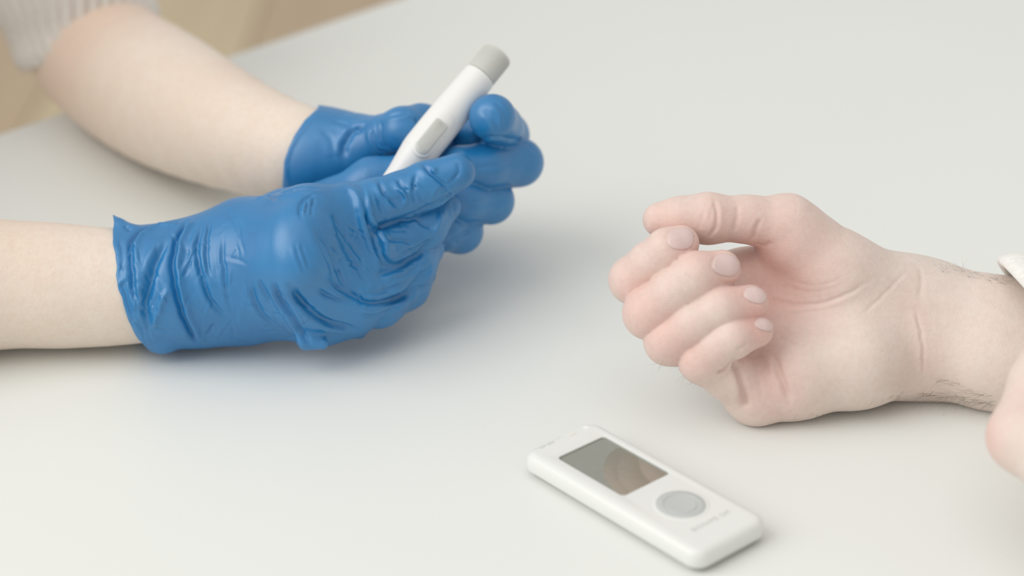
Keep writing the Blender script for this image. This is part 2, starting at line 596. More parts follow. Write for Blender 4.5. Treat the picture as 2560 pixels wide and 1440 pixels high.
# thumb
f.chain([(2010, 610, 808, 13), (1966, 566, 803, 12.6), (1870, 548, 799, 9.0), (1768, 546, 796, 9.7), (1700, 548, 796, 8.4), (1650, 549, 797, 7.0)], k=4, join=10, tight=0.5, reach=16)
# fingers: knuckle, proximal, PIP, middle, DIP, tip
f.chain([(1862, 700, 818, 12), (1720, 692, 806, 9.6), (1583, 700, 793, 9.3), (1625, 658, 787, 8.3), (1668, 624, 782, 8.1), (1702, 609, 783, 7.3)], k=3, join=9, tight=0.3, reach=14)
f.chain([(1868, 790, 812, 12.5), (1745, 783, 798, 10), (1623, 783, 785, 10.0), (1684, 731, 779, 8.9), (1740, 688, 776, 8.9), (1804, 672, 779, 7.5)], k=3, join=9, tight=0.3, reach=14)
f.chain([(1880, 890, 806, 12.5), (1775, 868, 794, 10), (1672, 852, 783, 9.4), (1738, 808, 776, 8.4), (1800, 772, 774, 8.4), (1876, 757, 777, 7.1)], k=3, join=9, tight=0.3, reach=14)
f.chain([(1890, 983, 795, 12), (1820, 938, 787, 9.6), (1755, 901, 780, 8.9), (1792, 868, 775, 8.0), (1829, 845, 773, 8.0), (1892, 827, 777, 6.5)], k=3, join=9, tight=0.3, reach=13)
V, Q = grow(f, 0.95, 1, hi=np.array([400., 1e9, 1e9]), soft=0.4)
S = Sculpt(V, Q)
S.many([
    # palm lines
    ([(1850, 715), (1905, 738), (1975, 758), (2050, 758), (2120, 735), (2180, 700)], -0.6, 1.3, 0.15),
    ([(1900, 800), (1960, 790), (2030, 778), (2110, 765)], -0.25, 1.6),
    ([(1935, 830), (1970, 850), (2000, 858)], -0.4, 1.5),
    ([(2150, 790), (2200, 745), (2245, 700), (2268, 672)], -0.3, 1.2),
    # wrist crease under the heel of the hand
    ([(2288, 765), (2302, 820), (2310, 880), (2309, 945)], -0.4, 1.3, 0.2),
    ([(2300, 660), (2305, 700), (2298, 750)], -0.3, 1.6),
    # base of the little finger
    ([(1836, 900), (1852, 945), (1862, 985), (1860, 1025)], -2.4, 2.2, 0.5, .12),
    ([(1930, 885), (1945, 925), (1960, 965), (1975, 1012)], -1.6, 2.0, 0.5),
    ([(1905, 905), (1898, 950), (1910, 1000)], -0.4, 1.8),
    ([(1788, 935), (1810, 928), (1838, 900)], -1.4, 1.4, 0.2),
    ([(1843, 880), (1860, 868), (1875, 862)], -0.5, 1.4),
    # creases at the finger joints
    ([(1786, 495), (1795, 530), (1790, 570), (1770, 602)], -0.8, 1.3, -0.2),
    ([(1845, 505), (1845, 540), (1832, 590)], -0.5, 1.6),
    ([(1905, 545), (1890, 575), (1878, 606)], -0.8, 1.4, 0.2),
    ([(1930, 605), (1905, 618), (1885, 610)], -0.6, 1.6),
    ([(1790, 500), (1770, 560)], -0.2, 1.2), ([(1760, 520), (1745, 580)], -0.2, 1.2),
    ([(1625, 620), (1640, 645), (1660, 668)], -0.25, 1.2), ([(1612, 630), (1628, 655), (1648, 678)], -0.25, 1.2),
    ([(1690, 690), (1715, 725)], -0.25, 1.2), ([(1705, 680), (1730, 712)], -0.25, 1.2),
    ([(1548, 700), (1565, 735)], -0.25, 1.2), ([(1580, 790), (1600, 825)], -0.25, 1.2),
    # skin folds on the thumb ball
    ([(1990, 520), (2040, 535), (2100, 575)], -0.12, 1.2), ([(2010, 500), (2070, 530), (2130, 575)], -0.12, 1.2),
    ([(1960, 700), (2040, 715), (2120, 690)], -0.15, 1.2), ([(1940, 712), (2030, 732), (2110, 712)], -0.15, 1.2),
    # tendons of the wrist
    ([(2330, 790), (2430, 815), (2540, 840)], 0.5, 4.5), ([(2340, 745), (2440, 765), (2540, 790)], 0.4, 4.0),
])
nail_specs = [  # centre, half-length, half-width (px), axis angle (deg), name
    (1702, 597, 33, 27, 0), (1816, 663, 34, 27, 12), (1889, 737, 29, 20, 18), (1911, 811, 24, 15, 18)]
for cx, cy, a, b, ang in nail_specs:
    c_, s_ = math.cos(math.radians(ang)), math.sin(math.radians(ang))
    ring = []
    for t in np.linspace(0, 2 * math.pi, 15):
        u, v = math.cos(t), math.sin(t)
        u, v = math.copysign(abs(u) ** .8, u) * (a + 3), math.copysign(abs(v) ** .8, v) * (b + 2)
        ring.append((cx + u * c_ - v * s_, cy + u * s_ + v * c_))
    S.stroke(ring, -0.22, 0.9, 0, 0)
S.refresh()
flush = S.flush([
    (1575, 700, 785, 9, .35), (1715, 605, 775, 8, .45), (1615, 785, 777, 10, .30), (1815, 675, 770, 9, .45),
    (1665, 855, 775, 10, .30), (1890, 760, 770, 8, .45), (1750, 905, 772, 9, .3), (1905, 830, 770, 7, .45),
    (1640, 555, 792, 9, .35), (1790, 540, 788, 10, .30), (1880, 600, 800, 9, .35), (1960, 700, 800, 14, .35),
    (1900, 760, 800, 12, .35), (1890, 940, 792, 11, .40), (1950, 980, 785, 10, .25), (2260, 790, 805, 8, .25),
    (2290, 900, 800, 9, .22), (2060, 600, 795, 22, .12), (1960, 520, 795, 14, .15)], 0.11)
hand_p = link_mesh('arm', S.V / 1000, S.Q, M_SKIN_P, pat, attr=flush)


def nail(cx, cy, a, b, ang):
    c_, s_ = math.cos(math.radians(ang)), math.sin(math.radians(ang))
    rings, seg = 7, 28
    pts = [(0, 0)]
    for i in range(1, rings + 1):
        for k in range(seg):
            t = 2 * math.pi * k / seg
            u, v = math.cos(t), math.sin(t)
            pts.append((math.copysign(abs(u) ** .75, u) * i / rings, math.copysign(abs(v) ** .8, v) * i / rings))
    top = []
    D0 = S.D[S.hit(cx, cy)]
    for u, v in pts:
        px, py = cx + u * a * c_ - v * b * s_, cy + u * a * s_ + v * b * c_
        d = D0 - 6
        ray = W(px, py, 1.0) - 1000 * CAM
        P = 1000 * CAM + ray * d
        for _ in range(25):
            q = float(f(P[None])[0])
            if q < 0.03 or d > D0 + 9: break
            d += q * 0.8; P = 1000 * CAM + ray * d
        r = math.hypot(u, v)
        top.append(P - ray * (0.22 * (1 - 0.8 * min(1, r) ** 4)))
    top = np.array(top)
    # ease the rim so the plate keeps one even curve
    n = len(top)
    back = top + (W(cx, cy, 1.0) - 1000 * CAM) * 0.9
    F = []
    for k in range(seg):
        F.append((0, 1 + (k + 1) % seg, 1 + k)); F.append((n, n + 1 + k, n + 1 + (k + 1) % seg))
    for i in range(rings - 1):
        for k in range(seg):
            a0, a1 = 1 + i * seg + k, 1 + i * seg + (k + 1) % seg
            F.append((a0, a1, a1 + seg, a0 + seg)); F.append((n + a0, n + a0 + seg, n + a1 + seg, n + a1))
    for k in range(seg):
        a0, a1 = 1 + (rings - 1) * seg + k, 1 + (rings - 1) * seg + (k + 1) % seg
        F.append((a0, a1, n + a1, n + a0))
    o = link_mesh('fingernail', np.concatenate([top, back]) / 1000, F, M_NAIL, hand_p)
    return o


for sp in nail_specs: nail(*sp)


# fine dark hairs along the forearm
def hairs(specs, seed=1):
    random.seed(seed)
    cu = bpy.data.curves.new('arm_hair', 'CURVE'); cu.dimensions = '3D'; cu.bevel_depth = 0.000032; cu.bevel_resolution = 1
    for (x0, y0, x1, y1, n, ang, spread, L) in specs:
        for _ in range(n):
            t = random.random()
            px, py = x0 + (x1 - x0) * t + random.uniform(-8, 8), y0 + (y1 - y0) * t + random.uniform(-9, 5)
            k = S.hit(px, py)
            if k is None: continue
            P = S.V[k].copy()
            a = math.radians(ang + random.gauss(0, spread)); l = L * random.uniform(.5, 1.3)
            dirv = math.cos(a) * RIGHT - math.sin(a) * UP + random.uniform(-.3, .2) * FWD
            bend = random.uniform(-.5, .5)
            side = -math.sin(a) * RIGHT - math.cos(a) * UP
            s = cu.splines.new('POLY'); m = 6; s.points.add(m - 1)
            for i in range(m):
                u = i / (m - 1)
                q = P + dirv * l * u + side * bend * l * u * u
                q[2] = max(q[2], 0.15)
                s.points[i].co = (*(q / 1000), 1); s.points[i].radius = 1.0 - .75 * u
    cu.materials.append(M_HAIR)
    o = bpy.data.objects.new('arm_hair', cu); COL.objects.link(o); o.parent = hand_p
    o['kind'] = 'stuff'
    return o


hairs([(2310, 985, 2490, 1015, 95, 165, 22, 7.5), (2340, 950, 2480, 1000, 26, 172, 14, 8), (2180, 1000, 2310, 985, 16, 140, 22, 5),
       (2380, 675, 2540, 712, 60, 200, 25, 5.0), (2330, 668, 2400, 682, 8, 245, 20, 5), (1640, 905, 1760, 980, 14, 150, 25, 3.5),
       (1990, 1050, 2110, 1035, 12, 150, 25, 3.0)])


# sleeves: a tube swept round a limb with real ribs
def sleeve(name, path, mat, parent, rib=0.0, nrib=40, thick=2.0, roll=0.0, seg=160, fold=0.0, shear=0.0):
    """path: list of (px, py, D, r); ribs run along the tube, the first ring is the open hem"""
    C = np.array([W(*p[:3]) for p in path]); R = np.array([p[3] for p in path])
    t0 = np.linspace(0, 1, len(C)); t = np.linspace(0, 1, 40)
    C = np.stack([np.interp(t, t0, C[:, k]) for k in range(3)], 1); R = np.interp(t, t0, R)
    ker = np.array([.25, .5, .25])
    for _ in range(6):
        for k in range(3): C[1:-1, k] = np.convolve(C[:, k], ker, 'valid')
    T = np.gradient(C, axis=0); T /= np.linalg.norm(T, axis=1, keepdims=True)
    ref = UP.copy()
    def ring(i, extra, wave=True):
        u = np.cross(T[i], ref); u /= np.linalg.norm(u); v = np.cross(T[i], u)
        th = np.linspace(0, 2 * math.pi, seg, endpoint=False)
        r = R[i] + extra + (rib * np.cos(nrib * th) if wave else 0) + fold * np.sin(3 * th + 9 * t[i]) * np.sin(13 * t[i])
        B = np.outer(r * np.cos(th), u) + np.outer(r * np.sin(th), v)
        return C[i] + B - np.outer(B @ UP, T[i]) * shear * math.exp(-t[i] / .25)
    rings = []
    for i in range(len(C) - 1, -1, -1):
        e = roll * math.exp(-((t[i] - .05) / .05) ** 2)
        rings.append(ring(i, e))
    rings.append(ring(0, -thick * .3) - T[0] * thick * .5)
    rings.append(ring(0, -thick * .8) - T[0] * thick * .3)
    for i in range(0, len(C), 3): rings.append(ring(i, -thick, False))
    Vv = np.concatenate(rings); F = []
    for i in range(len(rings) - 1):
        for k in range(seg):
            F.append((i * seg + k, i * seg + (k + 1) % seg, (i + 1) * seg + (k + 1) % seg, (i + 1) * seg + k))
    return link_mesh(name, Vv / 1000, F, mat, parent)


sleeve('sleeve', [(2685, 880, 803, 33.5), (2800, 893, 800, 37), (2950, 930, 789, 42), (3300, 985, 780, 46), (3900, 1060, 765, 52)], M_SLEEVE2, pat, 0.25, 60, 2.5, 2.5, fold=1.2, shear=1.0)

# left hand, pulling up the sleeve: only its index knuckle reaches the frame
g = Field()
g.chain([(2950, 1330, 660, 22), (2800, 1250, 680, 18), (2562, 1092, 702, 12.2)], k=8)
g.chain([(2950, 1330, 665, 20), (2820, 1220, 698, 16), (2640, 1080, 722, 11.5)], k=8, join=12, tight=12)
g.chain([(2950, 1330, 672, 20), (2860, 1200, 712, 14), (2720, 1080, 736, 10.5)], k=8, join=12, tight=12)
g.chain([(2950, 1330, 655, 22), (3300, 1500, 620, 27)], k=8, join=10, tight=10)
g.chain([(2562, 1092, 702, 12.2), (2602, 960, 712, 11), (2655, 830, 722, 9.8), (2760, 800, 735, 8.6), (2830, 850, 745, 7.4)], k=3, join=8, tight=.5, reach=14)
g.chain([(2640, 1080, 722, 11.5), (2705, 880, 735, 9.8), (2800, 870, 748, 8.6), (2860, 920, 752, 7.4)], k=3, join=8, tight=.5, reach=14)
g.chain([(2720, 1080, 736, 10.5), (2790, 930, 750, 9.2), (2870, 940, 757, 8.2), (2910, 980, 757, 7)], k=3, join=8, tight=.5, reach=14)
g.chain([(2790, 1100, 742, 9.5), (2850, 990, 757, 8.2), (2910, 1000, 760, 7.4), (2940, 1040, 757, 6.4)], k=3, join=10, tight=.5, reach=20)
g.chain([(2820, 1290, 660, 14), (2720, 1120, 668, 11), (2740, 980, 690, 9.5), (2790, 890, 712, 8)], k=4, join=9, tight=.5, reach=18)
V, Q = grow(g, 2.0, 1)
S2 = Sculpt(V, Q)
fl = S2.flush([(2480, 1100, 702, 7, .5), (2580, 1000, 698, 9, .25), (2600, 850, 715, 8, .3)], 0.05)
link_mesh('left_arm', S2.V / 1000, S2.Q, M_SKIN_P, pat, attr=fl)
sleeve('sleeve', [(3120, 1410, 642, 33), (3300, 1500, 622, 38), (3600, 1650, 590, 44)], M_SLEEVE2, pat, 0.25, 60, 2.5, 2.5, fold=1.5)

# ------------------------------------------------------------------ nurse: two gloved hands around the lancing pen
nur = empty('person', tuple(on_plane(420, 870, 0) / 1000))
tag(nur, 'person in blue gloves and cream knit sleeve holding a pen with both hands', 'person')

# front (right) forearm
ARM_F = [(-620, 716, 828, 33), (-420, 716, 832, 31), (0, 711, 842, 26.6), (180, 716, 844, 25.2), (330, 718, 844, 23.2), (520, 715, 844, 19)]
a = Field(); a.chain(ARM_F, k=3, dense=True)
V, Q = grow(a, 2.5, 1)
SA = Sculpt(V, Q)
link_mesh('arm', SA.V / 1000, SA.Q, M_SKIN_N, nur, attr=SA.flush([(0, 560, 830, 20, .2)], 0.08))
sleeve('sleeve', [(-150, 713, 838, 32), (-300, 715, 834, 36), (-520, 718, 828, 42), (*WM(-400, -110, 45), 47), (*WM(-480, -130, 72), 52)], M_SLEEVE, nur, 0.8, 50, 3.0, 1.0)

# body beside the table, out of frame, that both sleeves come from
t_ = Field()
def wch(pts, **kw): t_.chain([(*WM(*p[:3]), p[3]) for p in pts], **kw)
wch([(-560, 60, -330, 120), (-570, 70, -60, 105), (-560, 80, 140, 110), (-545, 90, 290, 80)], k=30)
wch([(-540, 160, -330, 120), (-545, 170, -60, 105), (-535, 180, 140, 110), (-525, 180, 290, 80)], k=30, join=40, tight=40)
wch([(-535, 140, 300, 62), (-525, 140, 420, 55)], k=20, join=40, tight=40)
wch([(-560, 0, 300, 66), (-560, -90, 150, 50), (-470, -130, 60, 46)], k=20, join=30, tight=30)
wch([(-500, 260, 300, 66), (-400, 330, 230, 54), (-360, 300, 170, 50)], k=20, join=30, tight=30)
V, Q = grow(t_, 9, 1)
link_mesh('jumper', V / 1000, Q, M_SLEEVE, nur)

# front glove
f = Field(lambda px: -24.0 * min(1, max(0, (px - 640) / 260)))
f.chain([(282, 717, 846, 27.0), (350, 718, 845, 25.4), (400, 716, 844, 25.8), (490, 708, 844, 25.6)], k=3)
f.chain([(490, 650, 846, 15), (610, 592, 844, 15), (772, 546, 838, 12.5)], k=6, join=10, tight=10)
f.chain([(490, 688, 840, 16), (610, 640, 836, 15), (740, 592, 822.5, 12.0)], k=8, join=14, tight=14)
f.chain([(490, 722, 840, 16), (610, 698, 836, 15), (746, 664, 820, 12.0)], k=8, join=14, tight=14)
f.chain([(490, 750, 844, 15), (610, 750, 842, 14.5), (772, 740, 836, 12)], k=6, join=10, tight=10)
f.chain([(490, 776, 846, 12.5), (620, 784, 848, 11), (792, 796, 850, 9.5)], k=6, join=8, tight=8)
# slack film between knuckles and fingers
f.chain([(778, 740, 840, 12), (880, 742, 857, 12), (985, 720, 876, 11.3)], k=8, join=10, tight=10)
f.chain([(765, 640, 838, 11.5), (850, 648, 854, 11), (885, 655, 859, 9.5)], k=8, join=10, tight=10)
f.chain([(775, 560, 842, 12), (880, 545, 857, 11)], k=8, join=10, tight=10)
f.chain([(800, 815, 856, 8), (880, 790, 864, 8)], k=6, join=9, tight=9)
# fingers
f.chain([(772, 546, 839, 12.5), (860, 525, 854, 11), (940, 508, 862, 10.2), (1005, 487, 866, 9.6), (1066, 463, 869, 9.8), (1142, 430, 870, 8.0)], k=3, join=8, tight=.6, reach=16)
f.chain([(744, 600, 827, 11.5), (860, 612, 856, 11.5), (955, 618, 866, 10.8), (1058, 568, 878, 9.6), (1112, 515, 884, 7.2)], k=4, join=8, tight=.6, reach=18)
f.chain([(750, 668, 828, 11.5), (860, 690, 856, 11.5), (945, 700, 866, 11), (1030, 662, 878, 9.8), (1066, 622, 886, 7.8)], k=4, join=8, tight=.6, reach=18)
f.chain([(774, 742, 838, 12), (860, 750, 860, 11.5), (945, 752, 870, 11), (1015, 716, 882, 9.6), (1046, 682, 890, 7.8)], k=4, join=8, tight=.6, reach=18)
# thumb, behind
f.chain([(560, 610, 862, 15), (720, 550, 874, 13), (830, 512, 887, 10.5), (930, 452, 895, 9.6), (996, 430, 896, 7.6)], k=5, join=10, tight=.8, reach=30)


def cuff_cut(X, d):
    """open hem: a slanting cut, and the hollow the arm goes into"""
    px, py, D = project(X.astype(float))
    rim = np.interp(py, [530, 600, 690, 780, 850, 890], [281, 284, 292, 314, 345, 385]) + 2.2 * np.sin(py * .06) + 0.7 * np.sin(py * .17 + 1)
    cut = (rim - px) * D / FPX
    axis_a, axis_b = W(250, 708, 846), W(400, 712, 845)
    hol = cone(X, axis_a.astype(np.float32), axis_b.astype(np.float32), 24.3, 19.0)
    d = np.maximum(d, -hol)
    return np.maximum(d, cut).astype(np.float32)


f.post.append(cuff_cut)
# peaked corner of the hem
f.chain([(279, 549, 842, 2.2), (296, 566, 840, 3.2), (325, 590, 838, 5)], k=2, join=3, tight=3)
f.chain([(770, 848, 838, 5), (806, 860, 840, 2.4)], k=2, join=4, tight=4)
f.chain([(860, 810, 866, 6), (899, 831, 870, 2.4)], k=2, join=4, tight=4)
f.chain([(395, 835, 838, 8), (405, 852, 838, 5)], k=2, join=6, tight=6)
V, Q = grow(f, 1.0, 1)
S = Sculpt(V, Q)
S.many([
    ([(470, 548), (442, 592), (433, 633), (432, 678), (440, 736), (457, 792), (482, 842), (500, 866)], -1.9, 2.2, -1.3, .08),
    ([(510, 550), (498, 583), (491, 617), (496, 661), (507, 706), (523, 744), (546, 778), (573, 794)], -0.9, 1.7, 0.5),
    ([(525, 545), (516, 590), (514, 620), (518, 667), (529, 700)], -0.7, 1.5, 0.3),
    ([(554, 592), (558, 667), (565, 722), (573, 761)], -0.5, 1.5, .25),
    ([(420, 590), (396, 633), (379, 678), (371, 722), (362, 764), (371, 833)], -1.6, 3.0, 0.8),
    ([(418, 720), (398, 775), (379, 825)], 1.0, 2.2),
    ([(450, 552), (400, 556), (343, 581), (326, 606), (323, 639), (329, 681), (334, 728), (343, 764)], -1.5, 2.2, -0.9, .1),
    ([(487, 625), (471, 661), (457, 697)], -0.5, 1.1, .2), ([(535, 808), (520, 840)], -0.6, 1.3),
    ([(300, 590), (305, 650), (300, 690)], -0.5, 1.6), ([(310, 560), (330, 575)], -0.8, 2.0),
    ([(305, 700), (320, 760), (338, 800)], -0.6, 1.8, .3),
    # back of the hand
    ([(753, 545), (752, 511), (767, 494), (790, 484)], -0.7, 1.4, .25), ([(770, 501), (765, 537)], -0.5, 1.2, .2), ([(784, 492), (779, 541)], -0.5, 1.2, .2),
    ([(739, 612), (749, 650), (763, 684)], -0.35, 1.3, .2), ([(753, 605), (763, 640), (775, 676)], -0.35, 1.3, .2),
    ([(725, 715), (746, 751), (774, 778), (808, 803), (853, 817), (897, 827)], -1.4, 2.4, 0.7),
    ([(680, 700), (697, 744), (718, 778), (739, 810), (763, 848), (781, 868)], -1.2, 2.2, 0.7),
    ([(624, 710), (638, 761), (662, 796), (690, 819)], -0.8, 2.0, .4), ([(645, 697), (659, 730), (682, 760)], -0.6, 1.8, .3),
    ([(808, 690), (850, 723), (888, 744), (912, 756), (954, 758), (1005, 745), (1060, 712)], -1.5, 2.6, 0.8),
    ([(788, 721), (836, 744), (878, 754), (905, 760)], -0.8, 1.9, .3),
    ([(801, 574), (829, 636), (857, 699), (876, 722)], -0.7, 1.8, .4), ([(840, 532), (850, 563), (888, 622), (919, 657)], -0.8, 2.0, .4),
    ([(846, 474), (878, 473), (893, 501), (902, 546), (916, 594), (940, 657), (958, 692)], 1.2, 2.4, -0.9),
    ([(909, 460), (918, 480), (919, 532), (933, 563), (961, 605), (965, 640), (977, 655)], 1.2, 2.0, -0.8),
    ([(905, 520), (925, 590), (950, 650)], -1.0, 2.2),
    # index finger
    ([(947, 445), (958, 478), (982, 504), (1000, 524)], -0.9, 1.8, .5), ([(991, 447), (1011, 469), (1024, 482)], -0.7, 1.6, .4),
    ([(985, 465), (1012, 488), (1018, 500), (1006, 520)], 0.7, 1.8), ([(940, 490), (950, 515), (962, 540)], -0.5, 1.5, .3),
    ([(1053, 407), (1080, 433), (1102, 453), (1120, 473)], -1.0, 2.0, .6), ([(1082, 420), (1086, 432)], 0.9, 2.2),
    ([(1038, 436), (1036, 480), (1040, 522)], -0.5, 1.6, .3), ([(1140, 400), (1150, 420), (1130, 465)], -0.4, 1.6),
    # middle and ring
    ([(960, 600), (1009, 602), (1040, 611)], -0.6, 1.6, .4), ([(1036, 538), (1058, 562), (1085, 570)], -0.6, 1.6, .3),
    ([(1098, 525), (1098, 560), (1088, 590)], 0.5, 1.6), ([(990, 640), (1040, 625), (1075, 600)], -0.5, 1.5, .3),
    ([(960, 590), (966, 630), (985, 655)], 0.8, 1.8, -.4), ([(970, 700), (1010, 690), (1060, 655)], -0.5, 1.6, .3),
    ([(900, 735), (960, 728), (1030, 700)], -0.6, 2.0, .4), ([(890, 790), (950, 785), (1030, 745)], -0.5, 2.0, .3),
    # loose top edge near the wrist
    ([(640, 492), (668, 483), (690, 500)], -0.8, 1.8, .4), ([(690, 482), (740, 472), (800, 468)], -0.7, 1.8, .3),
    ([(560, 520), (590, 560), (600, 600)], -0.3, 1.8),
], 1.45, 0.85)
S.many([
    # deep gaps between the fingers and the big folds at their roots
    ([(925, 578), (960, 565), (1000, 551), (1060, 527), (1110, 501), (1150, 476)], -1.3, 2.4, .3, .15),
    ([(940, 690), (990, 670), (1040, 641), (1075, 610), (1096, 602)], -1.7, 2.6, .4, .15),
    ([(888, 480), (900, 530), (915, 585), (938, 640), (962, 690)], 0.6, 3.4, -0.8, .2),
    ([(918, 478), (922, 530), (938, 575), (962, 612), (972, 655)], 0.4, 2.4, -0.6, .2),
    ([(1085, 590), (1098, 560), (1120, 520)], 0.8, 2.2, 0),
    ([(955, 760), (1000, 742), (1050, 700), (1085, 655)], -1.2, 2.8, .5),
    ([(830, 520), (850, 580), (880, 640), (930, 720)], -1.1, 3.0, .8),
    ([(790, 560), (820, 640), (850, 700), (900, 755)], -0.9, 2.8, .7),
    ([(715, 690), (760, 760), (830, 810), (890, 828)], -0.8, 3.2, .7),
])
# small creases of the thin film, thrown at random over the slack areas
rnd = random.Random(11)
cre = []
for (x0, y0, x1, y1, n, ang, am) in ((292, 590, 430, 850, 34, 80, .42), (440, 580, 620, 850, 30, 75, .26), (560, 740, 800, 850, 22, 40, .32),
                                     (820, 540, 930, 800, 26, 50, .34), (930, 450, 1150, 520, 20, 60, .34), (960, 540, 1120, 760, 16, 20, .28)):
    for _ in range(n):
        x, y = rnd.uniform(x0, x1), rnd.uniform(y0, y1)
        t_a = math.radians(ang + rnd.gauss(0, 32)); l = rnd.uniform(14, 42); bow = rnd.uniform(-6, 6)
        dx, dy = math.cos(t_a) * l, math.sin(t_a) * l
        cre.append(([(x - dx, y - dy), (x + bow, y - bow * .4), (x + dx, y + dy)], -am * rnd.uniform(.5, 1.2), rnd.uniform(.7, 1.3), am * rnd.uniform(.2, .9) * rnd.choice((-1, 1)), .4))
S.many(cre)
crum = np.clip(S.flush([(330, 700, 830, 30, .9), (440, 780, 830, 26, .8), (560, 780, 835, 22, .7), (900, 560, 850, 20, .6), (1000, 500, 862, 20, .6),
                        (880, 680, 850, 24, .35), (700, 800, 838, 18, .4)], 0.03), 0, 1)
glove_f = link_mesh('glove', S.V / 1000, S.Q, M_GLOVE, nur, attr=crum)

# rear (left) forearm
ARM_R = [(120, -150, 1070, 32), (190, 10, 1080, 33.5), (226, 106, 1083, 34.2), (290, 172, 1064, 35.2), (400, 240, 1017, 34.6), (515, 300, 977, 30.4), (620, 345, 943, 25.9), (760, 392, 908, 22.0), (850, 400, 905, 18.8)]
a = Field(); a.chain(ARM_R, k=3, dense=True)
V, Q = grow(a, 3.0, 1)
SA = Sculpt(V, Q)
link_mesh('arm', SA.V / 1000, SA.Q, M_SKIN_N, nur, attr=SA.flush([(300, 100, 1045, 26, .45), (180, 200, 1050, 30, .3), (340, 340, 1010, 22, .2), (620, 230, 960, 22, .2)], 0.06))  # tan spots by the sleeve put the arm's shading into the skin colour
sleeve('sleeve', [(226, 106, 1084, 38.6), (185, 10, 1079, 40), (135, -110, 1071, 43), (70, -260, 1062, 48), (0, -440, 1056, 52), (*WM(-350, 300, 205), 56)], M_SLEEVE, nur, 1.7, 34, 3.5, 1.5)

# rear glove
f = Field(lambda px: -25.0)
f.chain([(700, 385, 943, 23.3), (780, 400, 930, 22.3), (860, 412, 932, 20)], k=5)
f.chain([(800, 376, 934, 15.5), (880, 374, 924, 13.2), (930, 364, 918, 10.5)], k=8, join=12, tight=12)
f.chain([(820, 400, 938, 17), (980, 400, 948, 14), (1130, 400, 952, 11.5)], k=8, join=12, tight=12)
f.chain([(820, 420, 938, 17), (980, 445, 948, 14), (1110, 450, 953, 11.5)], k=8, join=12, tight=12)
f.chain([(820, 440, 938, 16), (960, 490, 944, 13), (1080, 500, 948, 11.5)], k=8, join=12, tight=12)
f.chain([(820, 450, 936, 16), (940, 520, 936, 13), (1055, 550, 940, 10.5)], k=8, join=12, tight=12)
f.chain([(900, 370, 922, 12.0), (956, 346, 912, 10.0), (1008, 326, 905, 10.2), (1052, 310, 912, 8.6), (1092, 306, 920, 7.6)], k=3, join=10, tight=.6, reach=16)
f.chain([(1130, 400, 952, 11.5), (1205, 362, 938, 11), (1265, 338, 924, 10), (1248, 316, 906, 9.8), (1231, 294, 890, 10.3)], k=3, join=8, tight=.6, reach=18)
f.chain([(1125, 385, 945, 11), (1205, 360, 930, 11), (1225, 352, 920, 9)], k=6, join=9, tight=9)
f.chain([(1110, 450, 953, 11.5), (1215, 430, 936, 10.5), (1298, 406, 918, 10.4), (1212, 414, 903, 9.6), (1150, 412, 897, 8.6)], k=3, join=8, tight=.6, reach=18)
f.chain([(1080, 500, 948, 11.5), (1160, 505, 932, 10.5), (1227, 502, 915, 10.0), (1160, 500, 902, 9.2), (1105, 495, 897, 8.4)], k=3, join=8, tight=.6, reach=18)
f.chain([(1055, 550, 940, 10.5), (1105, 570, 926, 10), (1150, 577, 912, 9.8), (1105, 575, 902, 9), (1070, 570, 898, 7.8)], k=3, join=8, tight=.6, reach=16)


def cuff_cut2(X, d):
    q = X.astype(float)
    px, py, D = project(q)
    rim = np.interp(py, [270, 300, 340, 400, 480, 540], [795, 762, 735, 711, 705, 715])
    return np.maximum(d, (rim - px) * D / FPX).astype(np.float32)


f.post.append(cuff_cut2)
V, Q = grow(f, 1.3, 1)
S = Sculpt(V, Q)
S.many([
    ([(918, 312), (878, 331), (862, 362), (858, 402)], -1.2, 2.6, .6),
    ([(949, 300), (951, 344), (971, 382)], -0.7, 1.6, .4), ([(930, 320), (936, 362), (962, 392)], -0.7, 1.6, .4), ([(940, 305), (943, 350), (962, 380)], -0.5, 1.4, .3),
    ([(965, 290), (985, 285), (1030, 280)], -0.6, 1.8, .4), ([(1035, 290), (1052, 310), (1045, 340)], -1.0, 2.0),
    ([(800, 320), (830, 350), (840, 400)], -0.4, 2.2, .2), ([(830, 300), (870, 312), (900, 330)], -0.5, 2.0, .3),
    ([(1190, 350), (1240, 345), (1300, 352)], -0.6, 1.8, .3), ([(1180, 420), (1240, 415), (1320, 405)], -0.3, 1.8, .2),
    ([(1200, 270), (1230, 290), (1250, 330)], -0.4, 2.2, .3), ([(1230, 250), (1262, 280), (1265, 320)], -0.4, 2.0, .3),
    ([(1150, 520), (1200, 515), (1270, 505)], -0.5, 1.8, .3), ([(1120, 600), (1150, 590), (1180, 570)], -0.6, 1.8, .3), ([(1110, 620), (1130, 605), (1150, 612)], -0.6, 1.8, .3),
    ([(1290, 350), (1320, 360), (1340, 380)], -0.5, 1.6, .3),
    ([(720, 470), (716, 400), (742, 340), (795, 282)], 0.4, 1.6),
], 1.3, 0.9)
crum = S.flush([(960, 330, 905, 16, .6), (1230, 300, 885, 14, .5), (1150, 590, 905, 16, .4)], 0.08)
link_mesh('glove', S.V / 1000, S.Q, M_GLOVE, nur, attr=crum)

